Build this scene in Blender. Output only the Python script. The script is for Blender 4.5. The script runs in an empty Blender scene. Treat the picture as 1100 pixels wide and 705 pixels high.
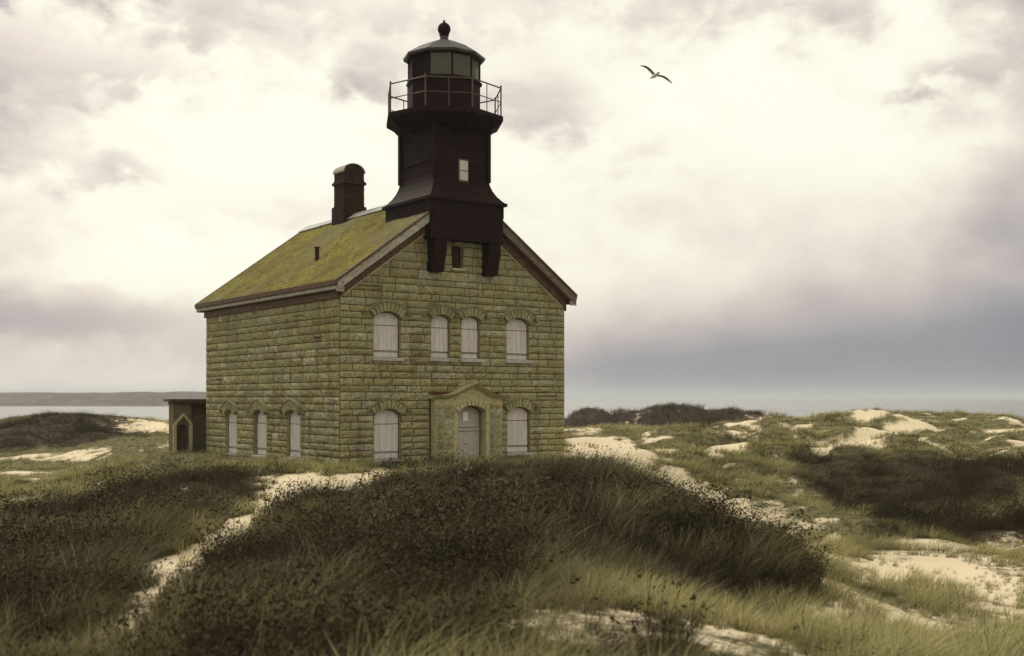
import bpy, bmesh, math, random
import numpy as np
from math import radians, sin, cos, pi, atan2, hypot, sqrt
from mathutils import Vector, Matrix
from mathutils.geometry import tessellate_polygon

random.seed(7); RNG = np.random.default_rng(11)
S = bpy.context.scene; COL = S.collection

# ---------------------------------------------------------------- camera
cd = bpy.data.cameras.new('camera'); cam = bpy.data.objects.new('camera', cd); COL.objects.link(cam)
cam.location = (0, 0, 2.1); cam.rotation_euler = (radians(90), 0, 0)
cd.sensor_width = 36; cd.lens = 40.48; cd.shift_y = .0686
cd.clip_start = .1; cd.clip_end = 60000
cd.dof.use_dof = True; cd.dof.focus_distance = 37; cd.dof.aperture_fstop = 2.0
S.camera = cam

# ---------------------------------------------------------------- colour management
S.view_settings.view_transform = 'Standard'; S.view_settings.look = 'None'
S.view_settings.exposure = .08; S.view_settings.gamma = 1; S.view_settings.use_curve_mapping = False

# ---------------------------------------------------------------- sun (overcast, very soft)
SUN_EL, SUN_AZ = radians(40), radians(-42)      # azimuth clockwise from +Y
sd = bpy.data.lights.new('sun', 'SUN'); sun = bpy.data.objects.new('sun', sd); COL.objects.link(sun)
sd.energy = 1.9; sd.angle = radians(12); sd.color = (1, .93, .80)
dv = Vector((sin(SUN_AZ)*cos(SUN_EL), cos(SUN_AZ)*cos(SUN_EL), sin(SUN_EL)))
sun.rotation_euler = dv.to_track_quat('Z', 'Y').to_euler()

# ---------------------------------------------------------------- world: Nishita sky under a broken overcast
W = bpy.data.worlds.new('World'); S.world = W; W.use_nodes = True
nt = W.node_tree; nt.nodes.clear()
def N(tree, t, **kw):
    n = tree.nodes.new(t)
    for k, v in kw.items():
        if k.startswith('i_'): n.inputs[int(k[2:])].default_value = v
        else: setattr(n, k, v)
    return n
def MA(tree, op, a, b=None, c=None, clamp=False):
    n = tree.nodes.new('ShaderNodeMath'); n.operation = op; n.use_clamp = clamp
    for i, v in enumerate((a, b, c)):
        if v is None: continue
        if isinstance(v, (int, float)): n.inputs[i].default_value = v
        else: tree.links.new(v, n.inputs[i])
    return n.outputs[0]
def RAMP(tree, fac, stops, interp='LINEAR'):
    n = tree.nodes.new('ShaderNodeValToRGB'); n.color_ramp.interpolation = interp
    e = n.color_ramp.elements
    while len(e) < len(stops): e.new(.5)
    for i, (p, c) in enumerate(stops):
        e[i].position = p; e[i].color = (*c, 1) if len(c) == 3 else c
    tree.links.new(fac, n.inputs[0]); return n.outputs[0]
def MIX(tree, fac, a, b, mode='MIX'):
    n = tree.nodes.new('ShaderNodeMix'); n.data_type = 'RGBA'; n.blend_type = mode
    for s, v in ((0, fac), (6, a), (7, b)):
        if isinstance(v, (int, float)): n.inputs[s].default_value = v
        elif isinstance(v, tuple): n.inputs[s].default_value = (*v, 1)
        else: tree.links.new(v, n.inputs[s])
    return n.outputs[2]
def NOISE(tree, vec, scale, detail=4, rough=.5, dist=0.):
    n = tree.nodes.new('ShaderNodeTexNoise'); n.inputs['Scale'].default_value = scale
    n.inputs['Detail'].default_value = detail; n.inputs['Roughness'].default_value = rough
    n.inputs['Distortion'].default_value = dist
    if vec is not None: tree.links.new(vec, n.inputs['Vector'])
    return n.outputs[0]
tc = N(nt, 'ShaderNodeTexCoord'); sp = N(nt, 'ShaderNodeSeparateXYZ'); nt.links.new(tc.outputs['Generated'], sp.inputs[0])
az = MA(nt, 'ARCTAN2', sp.outputs[0], sp.outputs[1]); el = MA(nt, 'ARCSINE', sp.outputs[2])
def vec(x, y, z=0.):
    n = nt.nodes.new('ShaderNodeCombineXYZ')
    for i, v in enumerate((x, y, z)):
        if isinstance(v, (int, float)): n.inputs[i].default_value = v
        else: nt.links.new(v, n.inputs[i])
    return n.outputs[0]
v1 = vec(MA(nt, 'MULTIPLY', az, 1.0), MA(nt, 'MULTIPLY', el, 1.55), .3)
n1 = NOISE(nt, v1, 8.5, 6, .5, .12)
n2 = NOISE(nt, v1, 26, 5, .55, .2)
# warp so that the cloud banks have ragged outlines
azw = MA(nt, 'ADD', az, MA(nt, 'MULTIPLY', MA(nt, 'SUBTRACT', n1, .5), .20))
wamp = MA(nt, 'ADD', .012, MA(nt, 'MULTIPLY', el, .35))
elw = MA(nt, 'ADD', el, MA(nt, 'MULTIPLY', MA(nt, 'SUBTRACT', n2, .5), wamp))
def blob(px, py, rx, ry, amt):
    a0 = (px-550)/1237; e0 = (428-py)/1237
    a = MA(nt, 'DIVIDE', MA(nt, 'SUBTRACT', azw, a0), rx/1237); e = MA(nt, 'DIVIDE', MA(nt, 'SUBTRACT', elw, e0), ry/1237)
    r2 = MA(nt, 'ADD', MA(nt, 'MULTIPLY', a, a), MA(nt, 'MULTIPLY', e, e))
    return MA(nt, 'MULTIPLY', MA(nt, 'POWER', 2.718, MA(nt, 'MULTIPLY', r2, -1.)), amt)
amp = MA(nt, 'ADD', .12, MA(nt, 'MULTIPLY', MA(nt, 'MULTIPLY', MA(nt, 'ADD', el, .0), 3.6, clamp=True), .45))
d = MA(nt, 'MULTIPLY', MA(nt, 'SUBTRACT', n1, .47), amp)
for b in [(110, 20, 170, 28, .36), (30, 130, 110, 45, .34), (230, 60, 60, 22, .16), (390, 95, 70, 28, .32), (575, 125, 60, 38, .34), (30, 190, 60, 25, .2),
          (140, 205, 50, 16, .30), (60, 285, 80, 22, .2), (180, 110, 60, 20, .16), (20, 250, 60, 18, .16), (430, 30, 90, 20, .08), (60, 345, 150, 30, .40), (330, 235, 90, 18, .10), (20, 395, 300, 34, .12), (1000, 108, 80, 20, .22), (1090, 60, 80, 40, .18), (950, 20, 160, 30, .14),
          (270, 375, 120, 30, .16), (1120, 200, 60, 300, .14),
          (900, 400, 400, 62, .58), (680, 415, 160, 60, .14), (900, 310, 300, 90, .14), (1100, 330, 150, 130, .28), (700, 165, 50, 18, .12),
          (300, 160, 200, 70, -.22), (200, 290, 160, 34, -.22), (760, 120, 180, 55, -.16), (640, 250, 90, 70, -.05), (950, 190, 150, 40, -.12), (230, 20, 60, 40, -.08)]:
    d = MA(nt, 'ADD', d, blob(*b))
d = MA(nt, 'ADD', d, MA(nt, 'MULTIPLY', MA(nt, 'SUBTRACT', n2, .5), MA(nt, 'MULTIPLY', amp, .75)))
# base level; a brighter strip right above the sea
d = MA(nt, 'ADD', d, .13)
cc = RAMP(nt, d, [(0, (1.0, .985, .84)), (.13, (.97, .93, .78)), (.30, (.78, .70, .61)), (.5, (.53, .47, .45)), (.72, (.31, .305, .33)), (1, (.20, .215, .25))])
sky = N(nt, 'ShaderNodeTexSky', sky_type='NISHITA', sun_disc=False, sun_elevation=SUN_EL, sun_rotation=SUN_AZ, air_density=1.0, dust_density=3.0)
skys = MIX(nt, 1.0, sky.outputs[0], (.1, .1, .1), 'MULTIPLY')
mixc = MIX(nt, .95, skys, cc)
bg = N(nt, 'ShaderNodeBackground'); bg.inputs[1].default_value = 1.0; nt.links.new(mixc, bg.inputs[0])
wo = N(nt, 'ShaderNodeOutputWorld'); nt.links.new(bg.outputs[0], wo.inputs[0])

HPTS = [[-5.4, 36.1, -0.0], [-7.48, 37, -0.05], [-2.91, 36, 0.0], [-0.6, 37, 0.04], [2.32, 41, -0.02], [-11.93, 45, -0.05], [-5.34, 33, -0.27], [-3.31, 31.5, -0.22], [-4.83, 26, -0.25], [-0.7, 29, 0.18], [-2.3, 28.5, 0.03], [0.95, 29.5, 0.24], [2.3, 28.5, 0.26], [-0.46, 19, 0.07], [-2.0, 19, 0.07], [1.02, 18, 0.18], [-0.28, 11.5, 0.32], [-1.39, 11.5, 0.32], [0.93, 11.5, 0.32], [-0.17, 7, 0.53], [-1.52, 7.5, 0.42], [0.91, 7.5, 0.42], [3.3, 24, -0.07], [2.78, 26.5, 0.11], [3.74, 18.5, -0.35], [3.76, 15.5, -0.33], [2.85, 11, -0.23], [2.3, 15, 0.01], [1.78, 10.5, 0.13], [4.61, 38, -0.05], [4.79, 32, -1.0], [5.13, 27, -1.22], [3.48, 43, 0.01], [3.06, 54, 0.62], [6.1, 58, 0.55], [12.13, 60, 0.5], [9.22, 60, 0.5], [6.06, 50, 0.4], [10.91, 54, 0.27], [14.55, 60, 0.45], [19.74, 66, 1.67], [19.22, 58, 0.51], [18.37, 64, 1.53], [20.8, 64, 0.91], [23.21, 66, 1.14], [24.01, 66, 1.3], [27.94, 64, 0.75], [26.14, 66, 0.93], [16.54, 62, 0.65], [12.93, 50, -0.08], [15.2, 47, -0.14], [20.14, 47, -0.18], [10.75, 38, -1.34], [12.51, 36, -1.45], [16.08, 39, -1.12], [10.91, 30, -1.71], [8.21, 29, -1.58], [12.45, 28, -1.57], [7.68, 38, -0.73], [7.2, 33, -1.15], [6.55, 27, -1.44], [6.94, 22, -1.31], [8.89, 22, -1.31], [6.06, 15, -1.08], [4.19, 14, -0.87], [6.55, 18, -1.13], [6.31, 13, -0.81], [18.39, 35, -1.63], [26.27, 50, -0.0], [-5.34, 22, -0.25], [-4.67, 16.5, -0.15], [-3.72, 11.5, 0.08], [-3.02, 8.5, 0.27], [-9.62, 34, -0.1], [-10.02, 31, -0.46], [-9.82, 27, -0.63], [-11.12, 25, -0.81], [-12.61, 24, -0.66], [-6.93, 17.5, -0.33], [-7.78, 17.5, -0.33], [-4.95, 12, -0.05], [-3.78, 8.5, 0.2], [-4.47, 8.5, 0.2], [-2.46, 10.5, 0.3], [-3.44, 17, -0.13], [-14.66, 37, -1.4], [-14.6, 42, -1.09], [-16.9, 38, -1.49], [-19.97, 38, -1.49], [-21.39, 54, -1.04], [-15.52, 48, -0.5], [-24.01, 54, -1.04], [-31.53, 60, -0.91], [-22.55, 62, -0.41], [-17.2, 56, -0.25], [-27.52, 74, 0.84], [-30.51, 74, 0.54], [-32.01, 72, 0.18], [-24.53, 74, 0.54], [-22.13, 74, 0.37], [-19.24, 70, 0.18], [-36.67, 72, -0.05], [-31.69, 80, 0.87], [16.49, 68, 0.12], [14.29, 68, 0.18], [18.67, 70, 0.46], [0, 0, 0.45], [-8, 0, 0.4], [8, 0, 0.2], [0, -12, 0.3], [-20, -12, 0.0], [20, -12, 0.0], [-30, 10, -0.3], [30, 8, -0.6], [3, 46, 0.1], [8, 50, 0.2], [-6, 56, 0], [-14, 50, -0.3], [-60, 40, -0.5], [60, 40, -0.3], [-55, 92, -0.9], [-10, 95, -0.9], [30, 95, -0.9], [60, 92, -0.8], [80, 90, -0.9], [0, 78, -0.6], [12, 80, -0.6], [22, 84, -0.5], [34, 84, -0.4], [46, 84, -0.4], [-30, 92, -0.8]]
SAND = [[[[-7.04, 33.5], [-6.06, 34.1], [-3.45, 34.1], [-3.06, 32.1], [-3.17, 25.3], [-4.55, 25.0], [-4.34, 19.5], [-4.46, 16.6], [-3.3, 11.1], [-2.78, 8.6], [-3.24, 8.8], [-3.56, 10.3], [-4.95, 15.9], [-5.04, 19.2], [-5.75, 24.7], [-6.59, 30.4]], 0.92], [[[-8.56, 27.5], [-8.94, 31.6], [-8.21, 30.6], [-7.42, 24.8]], 0.7], [[[-17.78, 40.0], [-15.88, 40.1], [-15.36, 43.0], [-14.53, 42.0], [-13.14, 34.0], [-15.96, 35.9]], 0.6], [[[-26.21, 75.4], [-24.14, 81.8], [-20.16, 68.9], [-23.22, 68.4]], 0.7], [[[-23.17, 57.9], [-21.28, 58.5], [-19.55, 54.7], [-21.31, 54.7]], 0.5], [[[2.43, 48.4], [4.5, 50.6], [5.65, 45.1], [4.3, 36.7], [1.8, 36.0]], 0.92], [[[4.82, 35.5], [5.37, 35.9], [6.24, 35.4], [6.18, 31.2], [5.57, 26.0], [4.83, 26.0], [3.89, 26.0], [4.33, 31.9]], 0.95], [[[8.18, 48.2], [10.39, 51.4], [13.73, 59.6], [9.76, 48.3], [8.02, 45.1]], 0.75], [[[20.33, 64.8], [20.96, 64.5], [20.4, 58.0], [16.05, 50.9], [12.48, 46.5], [13.62, 53.0], [16.01, 53.8], [18.9, 59.2]], 0.95], [[[16.43, 38.0], [17.46, 37.9], [16.91, 36.7], [16.06, 36.8]], 0.8], [[[7.22, 22.9], [9.93, 26.7], [9.55, 21.1], [8.74, 19.3], [7.2, 19.8], [6.63, 20.5]], 0.8], [[[3.61, 14.4], [4.75, 16.1], [4.42, 14.7], [3.49, 13.3]], 0.8], [[[4.92, 20.3], [10.27, 31.0], [14.44, 31.9], [10.1, 22.3], [4.92, 17.4]], 0.5], [[[0.09, 10.6], [0.94, 12.9], [2.19, 12.9], [3.3, 13.6], [1.99, 8.2], [-0.06, 7.5]], 0.5], [[[9.52, 41.3], [10.33, 39.7], [8.71, 35.9]], 0.6], [[[1.03, 14.1], [1.77, 14.6], [2.19, 12.9], [1.33, 11.0]], 0.4], [[[-4.31, 9.7], [-5.11, 12.9], [-4.29, 11.3], [-3.77, 8.8]], 0.2], [[[4.08, 15.3], [8.96, 19.8], [6.2, 13.7], [3.01, 12.0]], 0.42], [[[7.48, 37.0], [8.02, 32.0], [6.68, 23.6], [5.16, 22.0], [6.36, 32.8]], 0.35]]
DARK = [[[[-5.05, 25.0], [-2.37, 26.6], [-1.08, 26.8], [1.32, 27.3], [3.35, 24.4], [4.03, 17.2], [3.8, 14.6], [2.65, 12.6], [1.44, 11.9], [0.44, 11.0], [-0.08, 9.6], [-1.13, 9.3], [-2.13, 8.8], [-2.44, 8.4], [-2.73, 9.0], [-3.84, 14.6]], 1.0], [[[-2.86, 35.4], [1.1, 27.3], [1.11, 27.4], [-2.79, 34.5]], 0.9], [[[-10.16, 34.9], [-7.31, 34.1], [-5.74, 22.9], [-5.38, 17.3], [-3.35, 9.0], [-3.91, 8.8], [-4.77, 8.8], [-12.35, 22.8], [-11.78, 26.5], [-10.59, 29.1]], 0.95], [[[-38.66, 78.4], [-32.55, 73.2], [-30.94, 78.1], [-25.38, 78.5], [-21.34, 66.0], [-23.28, 60.0], [-26.68, 60.0], [-29.74, 60.3]], 1.0], [[[11.63, 46.4], [12.99, 45.9], [19.83, 43.8], [17.2, 38.0], [14.39, 34.9], [14.4, 31.8], [12.2, 30.8], [10.34, 31.2], [10.84, 38.3], [9.94, 40.3]], 1.0], [[[5.26, 43.4], [7.67, 45.2], [12.05, 46.6], [11.93, 46.1], [7.01, 41.3]], 0.5], [[[-4.6, 8.5], [-9.7, 17.9], [-7.96, 17.9], [-2.69, 11.1], [0.09, 11.3], [0.61, 10.7], [0.6, 8.3], [0.41, 7.2]], 0.85], [[[1.11, 27.4], [4.93, 35.9], [5.18, 35.6], [4.32, 35.6], [1.5, 26.5]], 0.3], [[[-8, 3], [1.2, 3], [1.4, 9], [0.6, 12], [-4, 14], [-12, 18], [-16, 14]], 0.8]]  # zones of darkened growth: dark brush plus painted shade of the dune slopes
# ---------------------------------------------------------------- terrain height and cover
def _hash(ix, iy, seed):
    n = (ix*374761393 + iy*668265263 + seed*974634777) & 0x7fffffff
    n = ((n ^ (n >> 13))*1274126177) & 0x7fffffff
    return ((n ^ (n >> 16)) & 0xffff)/65535.0

def vnoise(x, y, seed=0):
    x = np.asarray(x, float); y = np.asarray(y, float)
    ix = np.floor(x).astype(np.int64); iy = np.floor(y).astype(np.int64)
    fx = x-ix; fy = y-iy
    fx = fx*fx*(3-2*fx); fy = fy*fy*(3-2*fy)
    a = _hash(ix, iy, seed); b = _hash(ix+1, iy, seed); c = _hash(ix, iy+1, seed); d = _hash(ix+1, iy+1, seed)
    return (a*(1-fx)+b*fx)*(1-fy)+(c*(1-fx)+d*fx)*fy

def fbm(x, y, seed=0, octv=4):
    s = 0; a = .5; t = 0
    for i in range(octv):
        s = s+a*vnoise(x, y, seed+i*17); t += a; a *= .5; x = x*2.03+5.1; y = y*2.03-3.7
    return s/t*2-1

def mq(d2): return np.sqrt(d2+6.0)

_P = np.array(HPTS)
_d2 = ((_P[:, None, :2]-_P[None, :, :2])**2).sum(-1)
_A = mq(_d2); _n = len(_P)
_M = np.zeros((_n+1, _n+1)); _M[:_n, :_n] = _A-np.eye(_n)*0.12; _M[:_n, _n] = 1; _M[_n, :_n] = 1
_W = np.linalg.solve(_M, np.append(_P[:, 2], 0))

def sstep(a, b, x):
    t = np.clip((x-a)/(b-a), 0, 1); return t*t*(3-2*t)

def height(x, y, fine=True):
    x = np.asarray(x, float); y = np.asarray(y, float)
    sh = x.shape; xf = x.ravel(); yf = y.ravel()
    h = np.full(xf.shape, _W[-1])
    for k in range(_n):
        h += _W[k]*mq((xf-_P[k, 0])**2+(yf-_P[k, 1])**2)
    r = np.hypot(xf, yf-20)
    h = np.clip(h, -2.2, 2.6)
    # house platform stays level
    du = (xf+5.4)*.809+yf*.588-36.1*.588; dv = -(xf+5.4)*.588+(yf-36.1)*.809
    o = np.maximum(np.maximum(-du, du-9), np.maximum(-dv, dv-11.2)); o = np.maximum(o, 0)
    pad = 1-sstep(.2, 3.5, o)
    amp = sstep(4, 60, r)*.22+.10
    h = h+(fbm(xf/6.5, yf/6.5, 3, 3)*amp+(fbm(xf/2.3, yf/1.7, 9, 2)*.5+np.abs(fbm(xf/3.4, yf/3.0, 15, 2))-.25)*(.06+.22*sstep(10, 34, r+8)+.55*sstep(.05, .2, xf/(np.abs(yf)+1))*sstep(22, 34, yf)))*(1-pad)
    h = h*(1-pad)+0.0*pad
    # towards the shore everything runs down to the beach and under the sea
    shore = sstep(78, 200, r)
    h = h*(1-shore)+(-6.5)*shore
    return h.reshape(sh)

def pdist(px, py, poly):
    """signed distance, positive inside"""
    n = len(poly); d = np.full(px.shape, 1e9); ins = np.zeros(px.shape, bool)
    for i in range(n):
        ax, ay = poly[i]; bx, by = poly[(i+1) % n]
        ex, ey = bx-ax, by-ay; L = ex*ex+ey*ey+1e-9
        t = np.clip(((px-ax)*ex+(py-ay)*ey)/L, 0, 1)
        d = np.minimum(d, np.hypot(px-ax-t*ex, py-ay-t*ey))
        c = ((ay > py) != (by > py)) & (px < ex*(py-ay)/(ey+1e-12)+ax)
        ins ^= c
    return np.where(ins, d, -d)

def cover(x, y):
    """grass amount 0..1 and darkness 0..1 of the growth at a place, slope shade painted in"""
    x = np.asarray(x, float); y = np.asarray(y, float)
    k = np.clip(y/30, .4, 3)
    wob = fbm(x/1.3, y/1.9, 21, 3)*.9*k
    wo2 = fbm(x/.45, y/.7, 23, 3)
    sand = np.zeros(x.shape)
    for pi_, (poly, amt) in enumerate(SAND):
        sand = np.maximum(sand, amt*sstep(-.55*k, .45*k, pdist(x, y, poly)+(wob*.9+wo2*.8*k+.06 if pi_ == 0 else wob*.6+.35 if pi_ == 6 else wob*.8+wo2*1.5*k if pi_ in (11, 13, 15, 17) else wob*1.0+wo2*.5*k)))
    sprinkle = .62*sstep(.10, .42, fbm(x/1.5, y/1.1, 35, 4))*sstep(9, 16, y)*sstep(-.02, .12, x/(y+1))
    big = fbm(x/5+3, y/7, 31, 4)
    sprinkle_big = .6*sstep(.32, .6, big)*sstep(16, 30, y)
    dark = np.zeros(x.shape)
    for poly, amt in DARK:
        dark = np.maximum(dark, amt*sstep(-.8*k, .8*k, pdist(x, y, poly)+wob))
    sand = np.maximum(sand, np.maximum(sprinkle, sprinkle_big)*(1-sstep(.15, .5, dark)))
    mott = fbm(x/1.6, y/2.4, 41, 4); m2 = fbm(x/4.5, y/6.5, 43, 3)
    dark = np.clip(dark*(1-.30*sstep(.0, .5, m2))+mott*.38+.18*sstep(.05, .5, -m2), 0, 1)
    return 1-sand, dark
# ---------------------------------------------------------------- helpers
def tag(o, label=None, cat=None, group=None, kind=None):
    if label: o['label'] = label
    if cat: o['category'] = cat
    if group: o['group'] = group
    if kind: o['kind'] = kind
    return o
def link(name, me, mat=None, parent=None, smooth=False):
    o = bpy.data.objects.new(name, me); COL.objects.link(o)
    if mat is not None and len(me.materials) == 0: me.materials.append(mat)
    if parent is not None: o.parent = parent
    if smooth: me.polygons.foreach_set('use_smooth', [True]*len(me.polygons))
    return o
def empty(name, loc, rz=0):
    o = bpy.data.objects.new(name, None); COL.objects.link(o); o.location = loc; o.rotation_euler = (0, 0, rz); o.empty_display_size = .3
    return o
class MB:
    """collects faces; each face may carry a tint"""
    def __init__(s): s.v = []; s.f = []; s.t = []
    def add(s, vs, fs, tint=.5):
        n = len(s.v); s.v += [tuple(v) for v in vs]
        for f in fs: s.f.append([n+i for i in f]); s.t.append(tint)
    def box(s, x0, x1, y0, y1, z0, z1, tint=.5):
        s.add([(x0,y0,z0),(x1,y0,z0),(x1,y1,z0),(x0,y1,z0),(x0,y0,z1),(x1,y0,z1),(x1,y1,z1),(x0,y1,z1)],
              [(0,3,2,1),(4,5,6,7),(0,1,5,4),(1,2,6,5),(2,3,7,6),(3,0,4,7)], tint)
    def hexa(s, p, tint=.5):
        s.add(p, [(0,3,2,1),(4,5,6,7),(0,1,5,4),(1,2,6,5),(2,3,7,6),(3,0,4,7)], tint)
    def bar(s, a, b, r, n=6, tint=.5, r2=None):
        a = Vector(a); b = Vector(b); d = (b-a).normalized(); up = Vector((0,0,1)) if abs(d.z) < .9 else Vector((1,0,0))
        x = d.cross(up).normalized(); y = d.cross(x); r2 = r if r2 is None else r2
        vs = [a+(x*cos(2*pi*i/n)+y*sin(2*pi*i/n))*r for i in range(n)]+[b+(x*cos(2*pi*i/n)+y*sin(2*pi*i/n))*r2 for i in range(n)]
        s.add(vs, [(i, (i+1) % n, n+(i+1) % n, n+i) for i in range(n)]+[tuple(range(n))[::-1], tuple(range(n, 2*n))], tint)
    def beam(s, a, b, w, h, up=(0,0,1), tint=.5):
        """rectangular bar from a to b, w across, h along up"""
        a = Vector(a); b = Vector(b); d = (b-a).normalized(); x = d.cross(Vector(up)).normalized(); y = x.cross(d)
        x *= w/2; y *= h/2
        s.hexa([a-x-y, a+x-y, b+x-y, b-x-y, a-x+y, a+x+y, b+x+y, b-x+y], tint)
    def lathe(s, prof, n, cx=0, cy=0, ph=0, tint=.5, caps=True):
        k = len(s.v)
        for r, z in prof:
            for i in range(n): a = ph+2*pi*i/n; s.v.append((cx+r*cos(a), cy+r*sin(a), z))
        for j in range(len(prof)-1):
            for i in range(n):
                s.f.append([k+j*n+i, k+j*n+(i+1) % n, k+(j+1)*n+(i+1) % n, k+(j+1)*n+i]); s.t.append(tint)
        if caps:
            s.f.append([k+i for i in range(n)][::-1]); s.t.append(tint)
            s.f.append([k+(len(prof)-1)*n+i for i in range(n)]); s.t.append(tint)
    def build(s, name, mat, parent=None, smooth=False, bevel=0, fix=True):
        me = bpy.data.meshes.new(name); me.from_pydata(s.v, [], s.f)
        at = me.attributes.new('tint', 'FLOAT', 'FACE'); at.data.foreach_set('value', np.array(s.t, dtype=np.float32))
        if fix:
            bm = bmesh.new(); bm.from_mesh(me); bmesh.ops.recalc_face_normals(bm, faces=bm.faces); bm.to_mesh(me); bm.free()
        o = link(name, me, mat, parent, smooth)
        if bevel:
            m = o.modifiers.new('bevel', 'BEVEL'); m.width = bevel; m.segments = 2; m.limit_method = 'ANGLE'
        return o

# ---------------------------------------------------------------- materials
def mat(name, rough=.8, spec=.3):
    m = bpy.data.materials.new(name); m.use_nodes = True; t = m.node_tree; p = t.nodes['Principled BSDF']
    p.inputs['Roughness'].default_value = rough; p.inputs['Specular IOR Level'].default_value = spec
    return m, t, p
def bump(t, p, h, strength, dist=.02):
    b = t.nodes.new('ShaderNodeBump'); b.inputs['Strength'].default_value = strength; b.inputs['Distance'].default_value = dist
    t.links.new(h, b.inputs['Height']); t.links.new(b.outputs[0], p.inputs['Normal'])
def objco(t):
    return t.nodes.new('ShaderNodeTexCoord').outputs['Object']
def attr(t, name, typ='GEOMETRY'):
    a = t.nodes.new('ShaderNodeAttribute'); a.attribute_name = name; a.attribute_type = typ; return a.outputs['Fac']
def mapped(t, co, sc):
    m = t.nodes.new('ShaderNodeMapping'); m.inputs['Scale'].default_value = sc; t.links.new(co, m.inputs[0]); return m.outputs[0]

def plain(name, c1, c2, scale=3., rough=.8, spec=.3, b=.3, sc=(1,1,1), dirt=None):
    m, t, p = mat(name, rough, spec); co = mapped(t, objco(t), sc)
    n = NOISE(t, co, scale, 6, .65)
    col = MIX(t, RAMP(t, n, [(.35, (0,0,0)), (.65, (1,1,1))]), c1, c2)
    if dirt:
        n2 = NOISE(t, co, scale*3.1, 5, .7)
        col = MIX(t, RAMP(t, n2, [(.52, (0,0,0)), (.68, (1,1,1))]), col, dirt)
    t.links.new(col, p.inputs['Base Color'])
    if b: bump(t, p, NOISE(t, co, scale*9, 4, .6), b, .01)
    return m

def stone_mat():
    m, t, p = mat('rock_faced_stone', .95, .12); co = objco(t); ti = attr(t, 'tint')
    base = RAMP(t, ti, [(0, (.26,.205,.115)), (.2, (.41,.34,.17)), (.4, (.31,.32,.18)), (.6, (.52,.45,.25)), (.75, (.35,.29,.16)), (.88, (.44,.46,.33)), (.93, (.50,.48,.40)), (1, (.62,.56,.38))])
    n = NOISE(t, co, 3.2, 7, .7); n2 = NOISE(t, co, 13, 6, .7); n3 = NOISE(t, co, .55, 3, .5)
    c = MIX(t, RAMP(t, n, [(.42, (0,0,0)), (.66, (1,1,1))]), base, (.33,.31,.145))
    c = MIX(t, RAMP(t, n2, [(.50, (0,0,0)), (.66, (.9,.9,.9))]), c, (.13,.085,.045))
    c = MIX(t, RAMP(t, n3, [(.42, (0,0,0)), (.62, (.55,.55,.55))]), c, (.30,.31,.17))
    st = NOISE(t, mapped(t, co, (1.6, 1.6, .22)), 1.5, 5, .6)      # rain streaks down the wall
    c = MIX(t, RAMP(t, st, [(.50, (0,0,0)), (.70, (.55,.55,.55))]), c, (.12,.10,.06))
    t.links.new(c, p.inputs['Base Color']); bump(t, p, MA(t, 'ADD', MA(t, 'MULTIPLY', n, .6), n2), 1.0, .09)
    return m
STONE = stone_mat()
MORTAR = plain('brown_mortar', (.075,.030,.018), (.12,.065,.035), 5, .95, .1, .5)
DRESSED = plain('dressed_stone', (.47,.40,.23), (.36,.34,.19), 4, .9, .15, .8, dirt=(.13,.09,.045))
BOARD = plain('weathered_board', (.58,.54,.51), (.47,.43,.40), 1.6, .75, .25, .2, sc=(5,5,.8), dirt=(.36,.31,.28))
DARKGAP = plain('dark_recess', (.05,.033,.022), (.07,.045,.03), 5, .9, .1, 0)
IRON = plain('black_painted_iron', (.010,.004,.003), (.018,.008,.006), 4, .75, .08, .25, dirt=(.030,.011,.007))
TRIMD = plain('dark_brown_timber', (.065,.035,.022), (.11,.065,.04), 5, .8, .2, .4, dirt=(.18,.14,.10))
TRIML = plain('faded_grey_timber', (.40,.38,.32), (.27,.25,.20), 4, .8, .2, .4, dirt=(.14,.085,.05))
BRICK = plain('sooty_brick', (.022,.011,.008), (.045,.026,.017), 6, .9, .1, .6, dirt=(.09,.06,.035))
TRIMR = plain('dark_streaked_timber', (.10,.065,.045), (.20,.17,.13), 5, .85, .15, .4, sc=(1,1,3), dirt=(.05,.028,.018))  # darker streaked timber tone, used only for the right-hand rake boards
LEAD = plain('weathered_lead', (.42,.42,.40), (.30,.30,.27), 4, .7, .3, .3, dirt=(.20,.17,.12))
_t = IRON.node_tree; _p = _t.nodes['Principled BSDF']; _c = _p.inputs['Base Color'].links[0].from_socket
_r = NOISE(_t, mapped(_t, objco(_t), (2.2, 2.2, .35)), 2.0, 6, .7)
_t.links.new(MIX(_t, RAMP(_t, _r, [(.56, (0,0,0)), (.70, (.4,.4,.4))]), _c, (.032,.013,.009)), _p.inputs['Base Color'])
RAILM = plain('painted_rail', (.10,.075,.065), (.06,.04,.035), 5, .6, .3, 0)
PALE = plain('sky_pale_pane', (.50,.46,.38), (.38,.40,.36), 3, .4, .5, 0)  # paleness painted in for the sky showing in the tower window glass
WOODB = plain('bleached_driftwood', (.33,.29,.22), (.22,.18,.13), 6, .85, .2, .5, sc=(4,1,1))

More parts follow.
